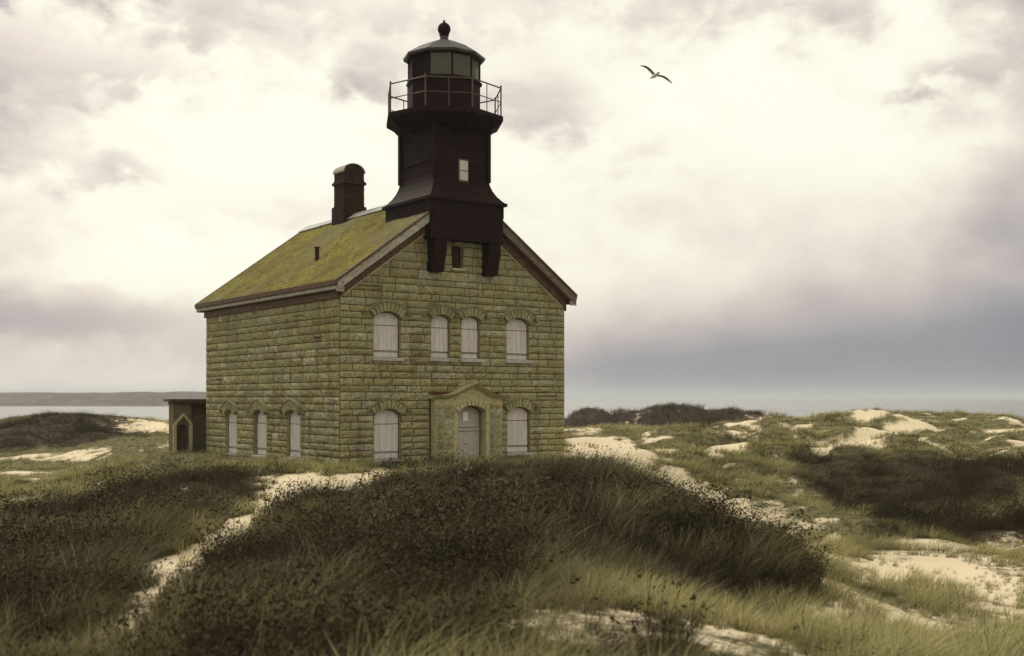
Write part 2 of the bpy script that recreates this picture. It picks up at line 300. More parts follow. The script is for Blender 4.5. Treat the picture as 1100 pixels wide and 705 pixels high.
def roof_mat():
    m, t, p = mat('mossy_shingle', .95, .08); co = objco(t)
    n = NOISE(t, co, .75, 5, .6, .4); n2 = NOISE(t, co, 6, 6, .7); n3 = NOISE(t, mapped(t, co, (3,1,3)), 9, 4, .6)
    c = MIX(t, RAMP(t, n, [(.38, (0,0,0)), (.62, (1,1,1))]), (.31,.275,.055), (.20,.165,.055))
    c = MIX(t, RAMP(t, n2, [(.45, (0,0,0)), (.66, (.95,.95,.95))]), c, (.095,.07,.032))
    n4 = NOISE(t, co, .33, 4, .6)
    c = MIX(t, RAMP(t, n4, [(.48,(0,0,0)), (.66,(.7,.7,.7))]), c, (.23,.21,.13))
    c = MIX(t, RAMP(t, n3, [(.55, (0,0,0)), (.75, (.5,.5,.5))]), c, (.30,.29,.06))
    w = t.nodes.new('ShaderNodeTexBrick'); w.inputs['Scale'].default_value = 1; w.inputs['Brick Width'].default_value = .22; w.inputs['Row Height'].default_value = .14
    w.inputs['Mortar Size'].default_value = .012; w.inputs['Color1'].default_value = (1,1,1,1); w.inputs['Color2'].default_value = (.8,.8,.8,1); w.inputs['Mortar'].default_value = (.55,.5,.4,1)
    s = t.nodes.new('ShaderNodeSeparateXYZ'); t.links.new(co, s.inputs[0]); cb = t.nodes.new('ShaderNodeCombineXYZ')
    t.links.new(s.outputs[1], cb.inputs[0]); t.links.new(s.outputs[2], cb.inputs[1]); t.links.new(cb.outputs[0], w.inputs['Vector'])
    c = MIX(t, .7, c, w.outputs[0], 'MULTIPLY')
    t.links.new(c, p.inputs['Base Color']); bump(t, p, MA(t, 'ADD', n2, MA(t, 'MULTIPLY', w.outputs['Fac'], -.4)), .8, .05)
    return m
MOSS = roof_mat()

def glass_mat():
    m, t, p = mat('dusty_glass', .15, .5); t.nodes.remove(p)
    tr = t.nodes.new('ShaderNodeBsdfTransparent'); tr.inputs[0].default_value = (.6,.62,.5,1)
    df = t.nodes.new('ShaderNodeBsdfDiffuse'); df.inputs[0].default_value = (.07,.06,.03,1)
    gl = t.nodes.new('ShaderNodeBsdfGlossy'); gl.inputs['Roughness'].default_value = .08; gl.inputs[0].default_value = (.8,.8,.8,1)
    a = t.nodes.new('ShaderNodeMixShader'); a.inputs[0].default_value = .6; t.links.new(tr.outputs[0], a.inputs[1]); t.links.new(df.outputs[0], a.inputs[2])
    b = t.nodes.new('ShaderNodeMixShader'); b.inputs[0].default_value = .04; t.links.new(a.outputs[0], b.inputs[1]); t.links.new(gl.outputs[0], b.inputs[2])
    t.links.new(b.outputs[0], t.nodes['Material Output'].inputs[0]); return m
GLASS = glass_mat()

# ---------------------------------------------------------------- ground sheet
def axis(parts):
    out = []
    for a, b, st in parts: out += list(np.arange(a, b, st))
    return np.array(out+[parts[-1][1]])
tt = np.linspace(-1, 1, 421); gx = 280*np.sinh(4*tt)/np.sinh(4)
gy = axis([(-70, -6, 4), (-6, 4, .6), (4, 50, .2), (50, 112, .5), (112, 290, 3)])
GX, GY = np.meshgrid(gx, gy); GZ = height(GX, GY)
def far_ridge(x, y):
    r = -6.6+0*x
    for cx_, cy_, sx, sy, top in [(20.0, 140, 5, 6, 1.35), (27, 144, 8, 6, .75), (9.3, 138, 2.6, 6, .95), (15, 142, 5, 6, .5)]:
        r = np.maximum(r, -6.6+(top+6.6)*np.exp(-(((x-cx_)/sx)**2+((y-cy_)/sy)**2)/2*.35))
    return r+fbm(x/2.5, y/2.5, 77, 3)*.16
GZ = np.where(GY > 112, np.maximum(GZ, far_ridge(GX, GY)), GZ)
CV, DK = cover(GX, GY)
DK = np.where((GY > 118), 1.0, DK); CV = np.where(GZ < -1.6, CV*sstep(-3.5, -1.6, GZ), CV)
def grid_mesh(name, X, Y, Z):
    ny, nx = X.shape; me = bpy.data.meshes.new(name)
    co = np.stack([X, Y, Z], -1).reshape(-1, 3).astype(np.float32)
    i = np.arange(ny*nx).reshape(ny, nx); q = np.stack([i[:-1, :-1], i[:-1, 1:], i[1:, 1:], i[1:, :-1]], -1).reshape(-1, 4)
    me.vertices.add(len(co)); me.vertices.foreach_set('co', co.ravel())
    me.loops.add(q.size); me.loops.foreach_set('vertex_index', q.ravel().astype(np.int32))
    me.polygons.add(len(q)); me.polygons.foreach_set('loop_start', np.arange(0, q.size, 4, dtype=np.int32))
    me.update(calc_edges=True); me.polygons.foreach_set('use_smooth', [True]*len(q)); return me
gme = grid_mesh('ground', GX, GY, GZ)
for nm, arr in (('cover', CV), ('dark', DK)):
    at = gme.attributes.new(nm, 'FLOAT', 'POINT'); at.data.foreach_set('value', arr.ravel().astype(np.float32))
def ground_mat():
    m, t, p = mat('dune_ground', .95, .1); co = objco(t); cv = attr(t, 'cover'); dk = attr(t, 'dark')
    n = NOISE(t, co, 1.6, 6, .65); n2 = NOISE(t, co, 14, 5, .65); n3 = NOISE(t, co, .35, 4, .5)
    sand = MIX(t, n3, (.78,.67,.48), (.68,.56,.38)); sand = MIX(t, RAMP(t, n2, [(.5,(0,0,0)), (.8,(.6,.6,.6))]), sand, (.50,.39,.24))
    n5 = NOISE(t, co, 5, 5, .7)
    lit = MIX(t, dk, (.19,.18,.09), (.024,.013,.009)); lit = MIX(t, RAMP(t, n2, [(.4,(0,0,0)), (.7,(.5,.5,.5))]), lit, (.085,.058,.032)); lit = MIX(t, RAMP(t, n5, [(.45,(0,0,0)), (.6,(.8,.8,.8))]), lit, (.05,.035,.02))  # litter darkened by the same painted slope shade
    f = MA(t, 'ADD', cv, MA(t, 'MULTIPLY', MA(t, 'SUBTRACT', n, .5), 1.3))
    f = MA(t, 'ADD', f, MA(t, 'MULTIPLY', MA(t, 'SUBTRACT', n2, .5), .8))
    f = MA(t, 'ADD', f, MA(t, 'MULTIPLY', dk, .3))
    c = MIX(t, RAMP(t, f, [(.50, (0,0,0)), (.80, (1,1,1))]), sand, lit)
    t.links.new(c, p.inputs['Base Color']); bump(t, p, MA(t, 'ADD', n, n2), .6, .06); return m
tag(link('ground', gme, ground_mat()), kind='structure')

# sea
def sea_mat():
    m, t, p = mat('sea_water', .22, .5); co = objco(t)
    c = MIX(t, NOISE(t, co, .02, 3), (.16,.15,.15), (.21,.20,.19)); t.links.new(c, p.inputs['Base Color'])
    bump(t, p, NOISE(t, mapped(t, co, (.25,1,1)), .6, 5, .6), .15, .2); return m
mb = MB(); L = 24000
mb.add([(-L,-L,-4),(L,-L,-4),(L,L,-4),(-L,L,-4)], [(0,1,2,3)]); sea = mb.build('sea', sea_mat(), fix=False); tag(sea, kind='structure')

# far shore across the water, low wooded hills
fx = np.linspace(-1500, -60, 300); fy = np.linspace(880, 1700, 60); FX, FY = np.meshgrid(fx, fy)
env = sstep(880, 960, FY)*(1-sstep(1500, 1690, FY))*(1-sstep(-300, -90, FX))
prof = 5.2+2.6*fbm(FX/90, FY/160, 5, 5)+3.2*np.exp(-((FX+300)/110)**2)+1.2*fbm(FX/14, FY/30, 8, 3)+sstep(1000, 1400, FY)*2.5
FZ = -5.5+(prof+5.0)*env
fm = grid_mesh('far_shore_hills', FX, FY, FZ)
tag(link('far_shore_hills', fm, plain('far_heath', (.085,.068,.058), (.14,.115,.095), .03, .95, .1, 0, dirt=(.21,.18,.15))), kind='structure')

# ---------------------------------------------------------------- the lighthouse
UW, VL = 9.0, 11.2; EZ, SL = 5.62, .72
LH = empty('lighthouse', (-.1496*36.1, 36.1, 0), atan2(.588, .809))
tag(LH, 'stone lighthouse building with mossy gabled roof, boarded windows and black iron lantern tower', 'lighthouse')
def roofz(u): return 5.80+SL*(min(u, UW-u)+.25)          # top of the roof
def wallz(u): return min(roofz(u)-.22, 99)

def arch_pts(uc, w, z1, rise, n=10, grow=0.):
    """points of a segmental arch from left to right; z1 = crown"""
    R = (w*w/4+rise*rise)/(2*rise); zc = z1-R; th = math.asin(min(1, w/2/R))
    return [(uc+(R+grow)*sin(-th+2*th*i/n), zc+(R+grow)*cos(-th+2*th*i/n)) for i in range(n+1)], R, zc, th
class Face:
    """wall plane: a along the wall, z up, d outwards"""
    def __init__(s, side): s.side = side
    def P(s, a, z, d=0.):
        return (a, -d, z) if s.side == 'front' else (-d, a, z)
FR = Face('front'); SD = Face('side')
front_open = [dict(u=1.695, w=.98, z0=3.40, z1=4.90), dict(u=3.735, w=.74, z0=3.42, z1=4.88), dict(u=4.94, w=.74, z0=3.42, z1=4.88), dict(u=6.92, w=.96, z0=3.42, z1=4.90),
              dict(u=1.71, w=.97, z0=.12, z1=1.76), dict(u=6.96, w=.96, z0=.20, z1=1.80), dict(u=4.40, w=.42, z0=6.45, z1=7.22, kind='attic'), dict(u=4.83, w=1.14, z0=-.2, z1=1.86, kind='door')]
side_open = [dict(u=3.32, w=1.02, z0=.08, z1=1.72), dict(u=6.03, w=1.02, z0=.06, z1=1.70), dict(u=8.70, w=1.0, z0=.02, z1=1.68)]
for o in front_open+side_open: o['rise'] = o['w']*(.20 if o.get('kind') != 'attic' else .12); o['ring'] = .27 if o.get('kind') != 'attic' else .12

def wall_with_holes(mb, F, outline, opens, depth, rv=None):
    loops = [outline]
    for o in opens:
        arc, R, zc, th = arch_pts(o['u'], o['w'], o['z1'], o['rise']); o['arc'] = arc
        loops.append([(o['u']-o['w']/2, o['z0']), (o['u']+o['w']/2, o['z0'])]+arc[::-1])
    flat = [p for l in loops for p in l]
    tris = tessellate_polygon([[Vector((p[0], p[1], 0)) for p in l] for l in loops])
    mb.add([F.P(a, z, 0) for a, z in flat], [list(t) for t in tris])
    for l in loops[1:]:
        n = len(l)
        (rv or mb).add([F.P(a, z, 0) for a, z in l]+[F.P(a, z, -depth) for a, z in l], [(i, (i+1) % n, n+(i+1) % n, n+i) for i in range(n)])
RVM = MB(); mb = MB()
wall_with_holes(mb, FR, [(0, -.6), (UW, -.6), (UW, wallz(UW)), (UW/2, wallz(UW/2)), (0, wallz(0))], front_open, .22, RVM)
wall_with_holes(mb, SD, [(0, -.6), (VL, -.6), (VL, wallz(0)), (0, wallz(0))], side_open, .20, RVM)
z = wallz(0)
mb.add([(UW,0,-.6),(UW,VL,-.6),(UW,VL,z),(UW,0,z)], [(0,1,2,3)])
mb.add([(0,VL,-.6),(UW,VL,-.6),(UW,VL,z),(UW/2,VL,wallz(UW/2)),(0,VL,z)], [(0,1,2,3,4)])
wall = mb.build('wall', MORTAR, LH, fix=False)

def blk(mb, F, a0, a1, z0, z1, pr=None, tint=None, g=.014):
    """one rock-faced block proud of the mortar bed"""
    pr = random.uniform(.025, .06) if pr is None else pr; tint = random.random() if tint is None else tint
    a0 += g; a1 -= g; z0 += g; z1 -= g
    if a1-a0 < .05 or z1-z0 < .05: return
    nx = max(2, int((a1-a0)/.13)); nz = 3; vs = []
    for j in range(nz+1):
        for i in range(nx+1):
            e = i in (0, nx) or j in (0, nz)
            a = a0+(a1-a0)*i/nx; zz = z0+(z1-z0)*j/nz
            d = pr*.35 if e else pr+random.uniform(-.012, .03)
            if not e: a += random.uniform(-.02, .02); zz += random.uniform(-.012, .012)
            else: a += random.uniform(-.006, .006); zz += random.uniform(-.005, .005)
            vs.append(F.P(a, zz, d))
    fs = [(j*(nx+1)+i, j*(nx+1)+i+1, (j+1)*(nx+1)+i+1, (j+1)*(nx+1)+i) for j in range(nz) for i in range(nx)]
    k = len(vs); ring = [(i) for i in range(nx+1)]+[j*(nx+1)+nx for j in range(1, nz+1)]+[nz*(nx+1)+i for i in range(nx-1, -1, -1)]+[j*(nx+1) for j in range(nz-1, 0, -1)]
    corners = {0: (a0, z0), 1: (a1, z1)}
    for r in ring:
        v = vs[r]; vs.append((v[0], 0.004, v[2]) if F.side == 'front' else (0.004, v[1], v[2]))
    n = len(ring); fs += [(ring[i], k+i, k+(i+1) % n, ring[(i+1) % n]) for i in range(n)]
    mb.add(vs, fs, tint)

def courses(mb, F, a_lo, a_hi, zbase, ztop, opens, limit=None, bands=(), seed=1):
    z = zbase; ci = 0; edges = []
    while z < ztop-.06:
        h = random.choice([.21, .24, .27, .31]); z1 = min(z+h, ztop)
        if limit:
            # trim to the gable slope (at the top edge of the course)
            lo, hi = limit(z1)
        else: lo, hi = a_lo, a_hi
        ex = []
        for o in opens:
            c, w = o['u'], o['w']
            R = (w*w/4+o['rise']**2)/(2*o['rise']); zc = o['z1']-R; Ro = R+o['ring']
            sp_ = o['z1']-o['rise']; half = None
            if z < sp_ and z1 > o['z0']: half = w/2
            if z1 > sp_-.05 and z < o['z1']+o['ring']:
                zz = max(z, sp_-.05); hi_ = sqrt(max(0, R*R-(zz-zc)**2))+.03 if zz-zc < R else 0
                hi_ = min(hi_, w/2+.03); out_ = sqrt(max(0, Ro*Ro-(min(z1, o['z1']+o['ring'])-zc)**2))-.05
                hh = min(max(hi_, out_), w/2+.03)
                half = max(half or 0, hh)
            if half: ex.append((c-half, c+half))
        for o in opens:
            if z < o['z0'] < z1 and o['z0'] > .5: blk(mb, F, o['u']-o['w']/2, o['u']+o['w']/2, z, o['z0'], .04)
        for b in bands:
            if z1 > b[2] and z < b[3]: ex.append((b[0], b[1]))
        ex.sort(); segs = []; cur = lo
        for e0, e1 in ex:
            if e0 > cur: segs.append((cur, min(e0, hi)))
            cur = max(cur, e1)
        if cur < hi: segs.append((cur, hi))
        for s0, s1 in segs:
            a = s0; first = True
            while a < s1-.04:
                ln = random.uniform(.30, 1.15) if not (first and ci % 2 == 0) else random.uniform(.3, .45)
                b = a+ln
                if s1-b < .22: b = s1
                tn = random.random()
                if h > .26 and random.random() < .07:
                    zm = z+(z1-z)*.5; blk(mb, F, a, b, z, zm, None, tn); blk(mb, F, a, b, zm, z1)
                else: blk(mb, F, a, b, z, z1, None, tn)
                a = b; first = False
        z = z1; ci += 1
def gl(z1):
    if z1 < wallz(0)-.3: return (0, UW)
    x = (z1-5.80)/SL-.25+.62; return (max(0, x), min(UW, UW-x)) if x < UW/2-.3 else (UW/2, UW/2)
mb = RVM; mb.t = [.55]*len(mb.t)
courses(mb, FR, 0, UW, -.35, 8.3, front_open, gl, bands=[(3.30, 6.12, -.5, 2.12)])
courses(mb, SD, 0, VL, -.35, wallz(0)-.28, side_open)
mb.build('stone_facing', STONE, wall, fix=False)

def voussoirs(mb, F, o, pr=.075, extra=.0, n=None):
    w = o['w']; R = (w*w/4+o['rise']**2)/(2*o['rise']); zc = o['z1']-R; th = math.asin(min(1, w/2/R))+extra
    Ro = R+o['ring']; n = n or max(5, int(2*th*(R+o['ring']/2)/.13)|1)
    for i in range(n):
        t0 = -th+2*th*i/n+.016; t1 = -th+2*th*(i+1)/n-.016; d = pr+random.uniform(-.012, .018)
        q = [(o['u']+r*sin(t), zc+r*cos(t)) for t, r in ((t0, R+.004), (t1, R+.004), (t1, Ro), (t0, Ro))]
        mb.hexa([F.P(a, z, 0.003) for a, z in q]+[F.P(a, z, d) for a, z in q], random.random())
def mould(mb, F, pts, th, pr, back=0.0):
    """moulding strip following (a,z) points"""
    for (a0, z0), (a1, z1) in zip(pts[:-1], pts[1:]):
        mb.hexa([F.P(a0, z0-th/2, back), F.P(a1, z1-th/2, back), F.P(a1, z1-th/2, pr*.7), F.P(a0, z0-th/2, pr*.7),
                 F.P(a0, z0+th/2, back), F.P(a1, z1+th/2, back), F.P(a1, z1+th/2, pr), F.P(a0, z0+th/2, pr)])
def window(F, o, depth, label=None):
    uc, w, z0, z1 = o['u'], o['w'], o['z0'], o['z1']; k = o.get('kind')
    arc = o['arc']; inner = .04
    # frame: dark lining filling the opening
    mb = MB(); lp = [(uc-w/2, z0), (uc+w/2, z0)]+arc[::-1]
    n = len(lp); mb.add([F.P(a, z, -depth) for a, z in lp], [list(range(n))])
    for (a0, zz0), (a1, zz1) in zip(lp, lp[1:]+lp[:1]):
        c = Vector((uc, (z0+z1)/2)); p0 = Vector((a0, zz0)); p1 = Vector((a1, zz1))
        q0 = p0+(c-p0).normalized()*.035; q1 = p1+(c-p1).normalized()*.035
        mb.hexa([F.P(*p0, -depth), F.P(*p1, -depth), F.P(*q1, -depth), F.P(*q0, -depth), F.P(*p0, -depth+.06), F.P(*p1, -depth+.06), F.P(*q1, -depth+.06), F.P(*q0, -depth+.06)])
    if k == 'attic': mb.bar(F.P(uc, z0, -depth+.03), F.P(uc, z1-.03, -depth+.03), .018, 4)
    fr = mb.build('window', DARKGAP if k == 'attic' else TRIMD, LH)
    if label: fr['label'] = label
    if k != 'attic':
        mb = MB(); H_ = z1-z0; cuts = [z0+.02, z0+H_*.13, z0+H_*.155, z0+H_*.70, z1]; g = .012
        hw = w/2-.035
        for ci in range(4):
            za, zb = cuts[ci]+g, cuts[ci+1]-g; d = -depth+.035+(.012 if ci % 2 else .02)
            if ci < 3:
                nbd = 4 if ci == 2 else 1
                for bi in range(nbd):
                    ba, bb = uc-hw+2*hw*bi/nbd+(.004 if bi else 0), uc-hw+2*hw*(bi+1)/nbd-(.004 if bi < nbd-1 else 0); dj = d+random.uniform(-.006, .006)*(nbd > 1)
                    mb.hexa([F.P(a, z, dd) for z in (za, zb) for a, dd in ((ba, -depth+.004), (bb, -depth+.004), (bb, dj), (ba, dj))])
            else:
                ar, _, _, _ = arch_pts(uc, 2*hw, z1-.03, o['rise']*.95)
                poly = [(uc-hw, za), (uc+hw, za)]+ar[::-1]; m = len(poly)
                mb.add([F.P(a, z, d) for a, z in poly]+[F.P(a, z, -depth+.004) for a, z in poly], [tuple(range(m)), tuple(range(m, 2*m))[::-1]]+[(i, (i+1) % m, m+(i+1) % m, m+i) for i in range(m)])
        mb.box(0, 0, 0, 0, 0, 0) if False else None
        mb.build('board_panel', BOARD, fr)
    # sill
    mb = MB(); sw = w/2+(.09 if k != 'attic' else .06); zt = z0+.004; hh = .10 if k != 'attic' else .07
    mb.hexa([F.P(a, z, dd) for z, dr in ((zt-hh, 0), (zt, 0)) for a, dd in ((uc-sw, .003), (uc+sw, .003), (uc+sw, .11), (uc-sw, .11))])
    mb.hexa([F.P(a, z, dd) for z in (zt-.05, zt+.012) for a, dd in ((uc-w/2+.003, .0), (uc+w/2-.003, .0), (uc+w/2-.003, -depth+.062), (uc-w/2+.003, -depth+.062))])
    mb.build('sill', LEAD if k != 'attic' else DRESSED, fr, bevel=.008)
    mb = MB(); voussoirs(mb, F, o, pr=.125)
    if k != 'attic':
        ar, _, _, th = arch_pts(uc, w, z1, o['rise'], 12, o['ring']+.03)
        e = .16
        pts = [(ar[0][0]-e, ar[0][1]-.12), (ar[0][0]-.02, ar[0][1]-.10)]+ar+[(ar[-1][0]+.02, ar[-1][1]-.10), (ar[-1][0]+e, ar[-1][1]-.12)]
        mould(mb, F, pts, .06, .17)
    mb.build('arch', STONE, fr)
    return fr
for o in front_open:
    if o.get('kind') == 'door': continue
    window(FR, o, .14 if o.get('kind') != 'attic' else .2, 'small dark unboarded window between the tower brackets' if o.get('kind') == 'attic' else None)
for o in side_open: window(SD, o, .15)

# doorway: shallow projecting surround with hood mould
o = front_open[-1]; DP_ = .26
def surround():
    mb = MB(); u0, u1 = 3.36, 6.08; zt = 2.14
    arc, R, zc, th = arch_pts(o['u'], o['w'], o['z1'], o['rise'])
    outer = [(u0, -.5), (o['u']-o['w']/2, -.5)]+arc+[(o['u']+o['w']/2, -.5), (u1, -.5), (u1, zt), (5.75, zt+.01), (5.35, 2.32), (4.83, 2.50), (4.31, 2.32), (3.9, zt+.01), (u0, zt)]
    tris = tessellate_polygon([[Vector((a, z, 0)) for a, z in outer]]); n = len(outer)
    mb.add([FR.P(a, z, DP_) for a, z in outer], [list(t) for t in tris])
    mb.add([FR.P(a, z, DP_) for a, z in outer]+[FR.P(a, z, .003) for a, z in outer], [(i, (i+1) % n, n+(i+1) % n, n+i) for i in range(n)])
    return mb.build('doorway', DRESSED, LH, fix=False)
dw = surround()
mb = MB()
class Off(Face):
    def P(s, a, z, d=0.): return (a, -d-DP_, z)
OF = Off('front')
def blkoff(a0, a1, z0, z1):
    m2 = MB(); blk(m2, FR, a0, a1, z0, z1, .03); mb.add([(v[0], v[1]-DP_, v[2]) for v in m2.v], m2.f, m2.t[0] if m2.t else .5)
for pr_ in (((3.37, 3.72), (3.72, 4.12)), ((5.54, 5.76), (5.76, 6.07))):
    zz = -.3; mb = MB()
    while zz < 1.75:
        for a0, a1 in pr_: blkoff(a0, a1, zz, min(zz+.34, 1.9))
        zz += .34
    mb.build('pier', STONE, dw, fix=False)
mb = MB(); oo = dict(o); oo['ring'] = .17; 
voussoirs(mb, OF, oo, .05, .0, 9)
mb.build('arch', DRESSED, dw)
mb = MB(); hp = [(3.22, 2.14), (3.75, 2.15), (4.0, 2.19), (4.25, 2.30), (4.5, 2.42), (4.83, 2.54), (5.16, 2.42), (5.41, 2.30), (5.66, 2.19), (5.91, 2.15), (6.26, 2.14)]
mould(mb, FR, hp, .10, DP_+.24, .004); mould(mb, FR, [(a, z-.085) for a, z in hp[1:-1]], .06, DP_+.08, .006)
mb.build('hood_mould', DRESSED, dw)
mb = MB(); uc = o['u']; w = o['w']
arc = o['arc']; lp = [(uc-w/2, -.4), (uc+w/2, -.4)]+arc[::-1]
mb.add([FR.P(a, z, -.16) for a, z in lp], [list(range(len(lp)))]); 
door = mb.build('door', TRIMD, dw, fix=False)
mb = MB()
for za, zb, d in ((-.4, .98, -.11), (1.0, 1.10, -.08)):
    nb = 5
    for i in range(nb):
        a0 = uc-w/2+.03+(w-.06)*i/nb; mb.box(a0+.004, a0+(w-.06)/nb-.004, .159, -d, za, zb)
ar, _, _, _ = arch_pts(uc, w-.06, 1.83, o['rise']*.95); poly = [(uc-w/2+.03, 1.12), (uc+w/2-.03, 1.12)]+ar[::-1]; m_ = len(poly)
mb.add([FR.P(a, z, -.12) for a, z in poly]+[FR.P(a, z, -.158) for a, z in poly], [tuple(range(m_))]+[(i, (i+1) % m_, m_+(i+1) % m_, m_+i) for i in range(m_)])
mb.build('door_boards', plain('grey_door_board', (.48,.44,.39), (.38,.35,.30), 3, .8, .2, .3, sc=(1,1,3), dirt=(.28,.24,.20)), dw)
mb = MB(); mb.box(4.70, 4.90, .10, .118, 1.33, 1.64); mb.build('transom_pane', plain('white_pane', (.85,.80,.74), (.75,.74,.70), 3, .4, .4, 0), dw)

# ---- roof
def roof_side(sgn):
    v0, v1 = -.34, VL+.4
    ub = np.linspace(-.25, UW/2, 37); us = [ub[0]]; saw = [0.016]
    for q_ in ub[1:-1]: us += [q_-.004, q_]; saw += [0.0, 0.016]
    us = np.array(us+[ub[-1]]); saw.append(0.0); nu, nv = len(us), 64; jit = [[random.uniform(-.006, .006) for _ in us] for _ in range(nv)]; vs = np.linspace(v0, v1, nv); V = []
    for lay in (0, 1):
        for vi, v in enumerate(vs):
            for ui, u in enumerate(us):
                zz = 5.80+SL*(u+.25)-(.11 if lay else 0)
                if lay == 0:
                    edge = min(1, (u+.25)/.3)
                    zz += saw[ui]+jit[vi][ui]+.035*float(fbm(np.array(u*1.1), np.array(v*.7), 51+sgn, 3))+.034*float(fbm(np.array(u*4), np.array(v*3.3), 52, 3))
                    if abs(u-UW/2) < 1e-6: zz = 5.80+SL*(u+.25)
                uu = u if sgn < 0 else UW-u
                V.append((uu, v, zz))
    F_ = []
    n = nu*nv
    for j in range(nv-1):
        for i in range(nu-1):
            if us[i] > UW/2-1.15 and vs[j+1] < 1.9: continue
            a = j*nu+i; q = (a, a+1, a+nu+1, a+nu)
            F_.append(q); F_.append(tuple(n+k for k in q[::-1]))
    for j in range(nv-1):
        F_.append((j*nu, (j+1)*nu, n+(j+1)*nu, n+j*nu))
    for i in range(nu-1):
        if us[i] <= UW/2-1.15: F_.append((i, i+1, n+i+1, n+i))
        b = (nv-1)*nu; F_.append((b+i+1, b+i, n+b+i, n+b+i+1))
    return V, F_
mb = MB()
for s_ in (-1, 1): mb.add(*roof_side(s_))
roof = mb.build('roof', MOSS, LH, smooth=True, fix=True)
mb = MB()          # weathered ridge boards
RZ = 5.80+SL*(UW/2+.25)
for s_ in (-1, 1):
    for v0 in np.arange(2.7, VL+.35, 1.0):
        v1 = min(v0+1.01, VL+.42); ww = random.uniform(.30, .38)
        e = UW/2+s_*ww; mb.hexa([(UW/2, v0, RZ+.012), (e, v0, RZ-SL*ww+.05), (e, v1, RZ-SL*ww+.05), (UW/2, v1, RZ+.012), (UW/2, v0, RZ+.065), (e, v0, RZ-SL*ww+.08), (e, v1, RZ-SL*ww+.08), (UW/2, v1, RZ+.065)])
mb.build('ridge_board', LEAD, roof)
# eaves: gutter board, soffit, bed mould (both long sides)
for s_ in (-1, 1):
    def X(u): return u if s_ < 0 else UW-u
    mb = MB(); a, b = -.30, VL+.38
    for (u0, u1, z0_, z1_) in ((-.27, -.18, 5.50, 5.62),):
        mb.box(min(X(u0), X(u1)), max(X(u0), X(u1)), a, b, z0_, z1_)
    mb.build('fascia_board', TRIML, roof, bevel=.01)
    mb = MB()
    mb.box(min(X(-.33), X(-.19)), max(X(-.33), X(-.19)), a-.02, b+.02, 5.622, 5.785)
    mb.box(min(X(-.178), X(-.002)), max(X(-.178), X(-.002)), a+.02, b-.03, 5.47, 5.53)
    mb.box(min(X(-.10), X(-.003)), max(X(-.10), X(-.003)), .0, VL, 5.24, 5.465)
    mb.build('eaves_board', TRIMD, roof, bevel=.008)
# rakes on both gables
def rake(name, m, vA, vB, top, bot, inset=.0, u_lo=-.25):
    for s_ in (-1, 1):
        mb = MB(); q = []
        for v in (vA, vB):
            for u, dz in ((u_lo, 0), (UW/2 if vA > 3 or name == 'rake_frieze' else UW/2-1.2, 0)):
                for t_ in (bot, top):
                    uu = u if s_ < 0 else UW-u; q.append((uu, v, 5.80+SL*(u+.25)+t_))
        # order: vA: (lo bot, lo top, hi bot, hi top), vB same
        mb.hexa([q[0], q[2], q[6], q[4], q[1], q[3], q[7], q[5]]); mb.build(name, (TRIMR if (name == 'rake_board' and s_ > 0) else m), roof, bevel=.006)
for g_, sg in ((0, 1), (VL, -1)):
    rake('rake_board', TRIML, g_-sg*.37, g_-sg*.33, -.06, -.34)
    rake('rake_trim', TRIMD, g_-sg*.41, g_-sg*.28, .035, -.055, u_lo=-.28)
    rake('rake_soffit', TRIMD, g_-sg*.325, g_-sg*.004, -.30, -.345)
    rake('rake_frieze', TRIMD, g_-sg*.10, g_-sg*.003, -.35, -.66, u_lo=.0)  # dark brown band here also stands for the shadow under the rake
    rake('rake_frieze', TRIML if False else DRESSED, g_-sg*.07, g_-sg*.003, -.665, -.72, u_lo=.1)
# cornice returns at the front corners
for s_ in (-1, 1):
    mb = MB(); x0, x1 = (-.29, -.01) if s_ < 0 else (UW+.01, UW+.29)
    mb.box(x0, x1, -.34, -.30, 5.42, 5.60); mb.build('cornice_return', TRIML, roof, bevel=.01)
# vent pipe on the left slope; px (348,279)
mb = MB(); pu, pv = 1.35, 4.3; pz = 5.80+SL*(pu+.25)
mb.bar((pu, pv, pz-.1), (pu, pv, pz+.42), .075, 12); mb.bar((pu, pv, pz+.42), (pu, pv, pz+.45), .10, 12); mb.build('vent_pipe', BRICK, roof)
# chimney
mb = MB(); c0, c1 = UW/2, 7.86
def sq(mb, h, z0, z1, h2=None):
    h2 = h if h2 is None else h2
    mb.hexa([(c0-h, c1-h, z0), (c0+h, c1-h, z0), (c0+h, c1+h, z0), (c0-h, c1+h, z0), (c0-h2, c1-h2, z1), (c0+h2, c1-h2, z1), (c0+h2, c1+h2, z1), (c0-h2, c1+h2, z1)])
sq(mb, .49, 8.6, 9.55); sq(mb, .42, 9.552, 10.42)
zc_ = 9.0
for i in range(18):    # projecting brick courses give the shaft its rough edges
    z0_ = 8.9+i*.085
    if z0_ < 9.5: sq(mb, .50+random.uniform(0, .012), z0_, z0_+.066)
    elif z0_ > 9.56 and z0_ < 10.36: sq(mb, .43+random.uniform(-.004, .010), z0_, z0_+.066)
ch = mb.build('chimney', BRICK, roof)
mb = MB(); sq(mb, .50, 10.42, 10.53); sq(mb, .45, 10.532, 10.60); mb.build('band', BRICK, ch) if False else None
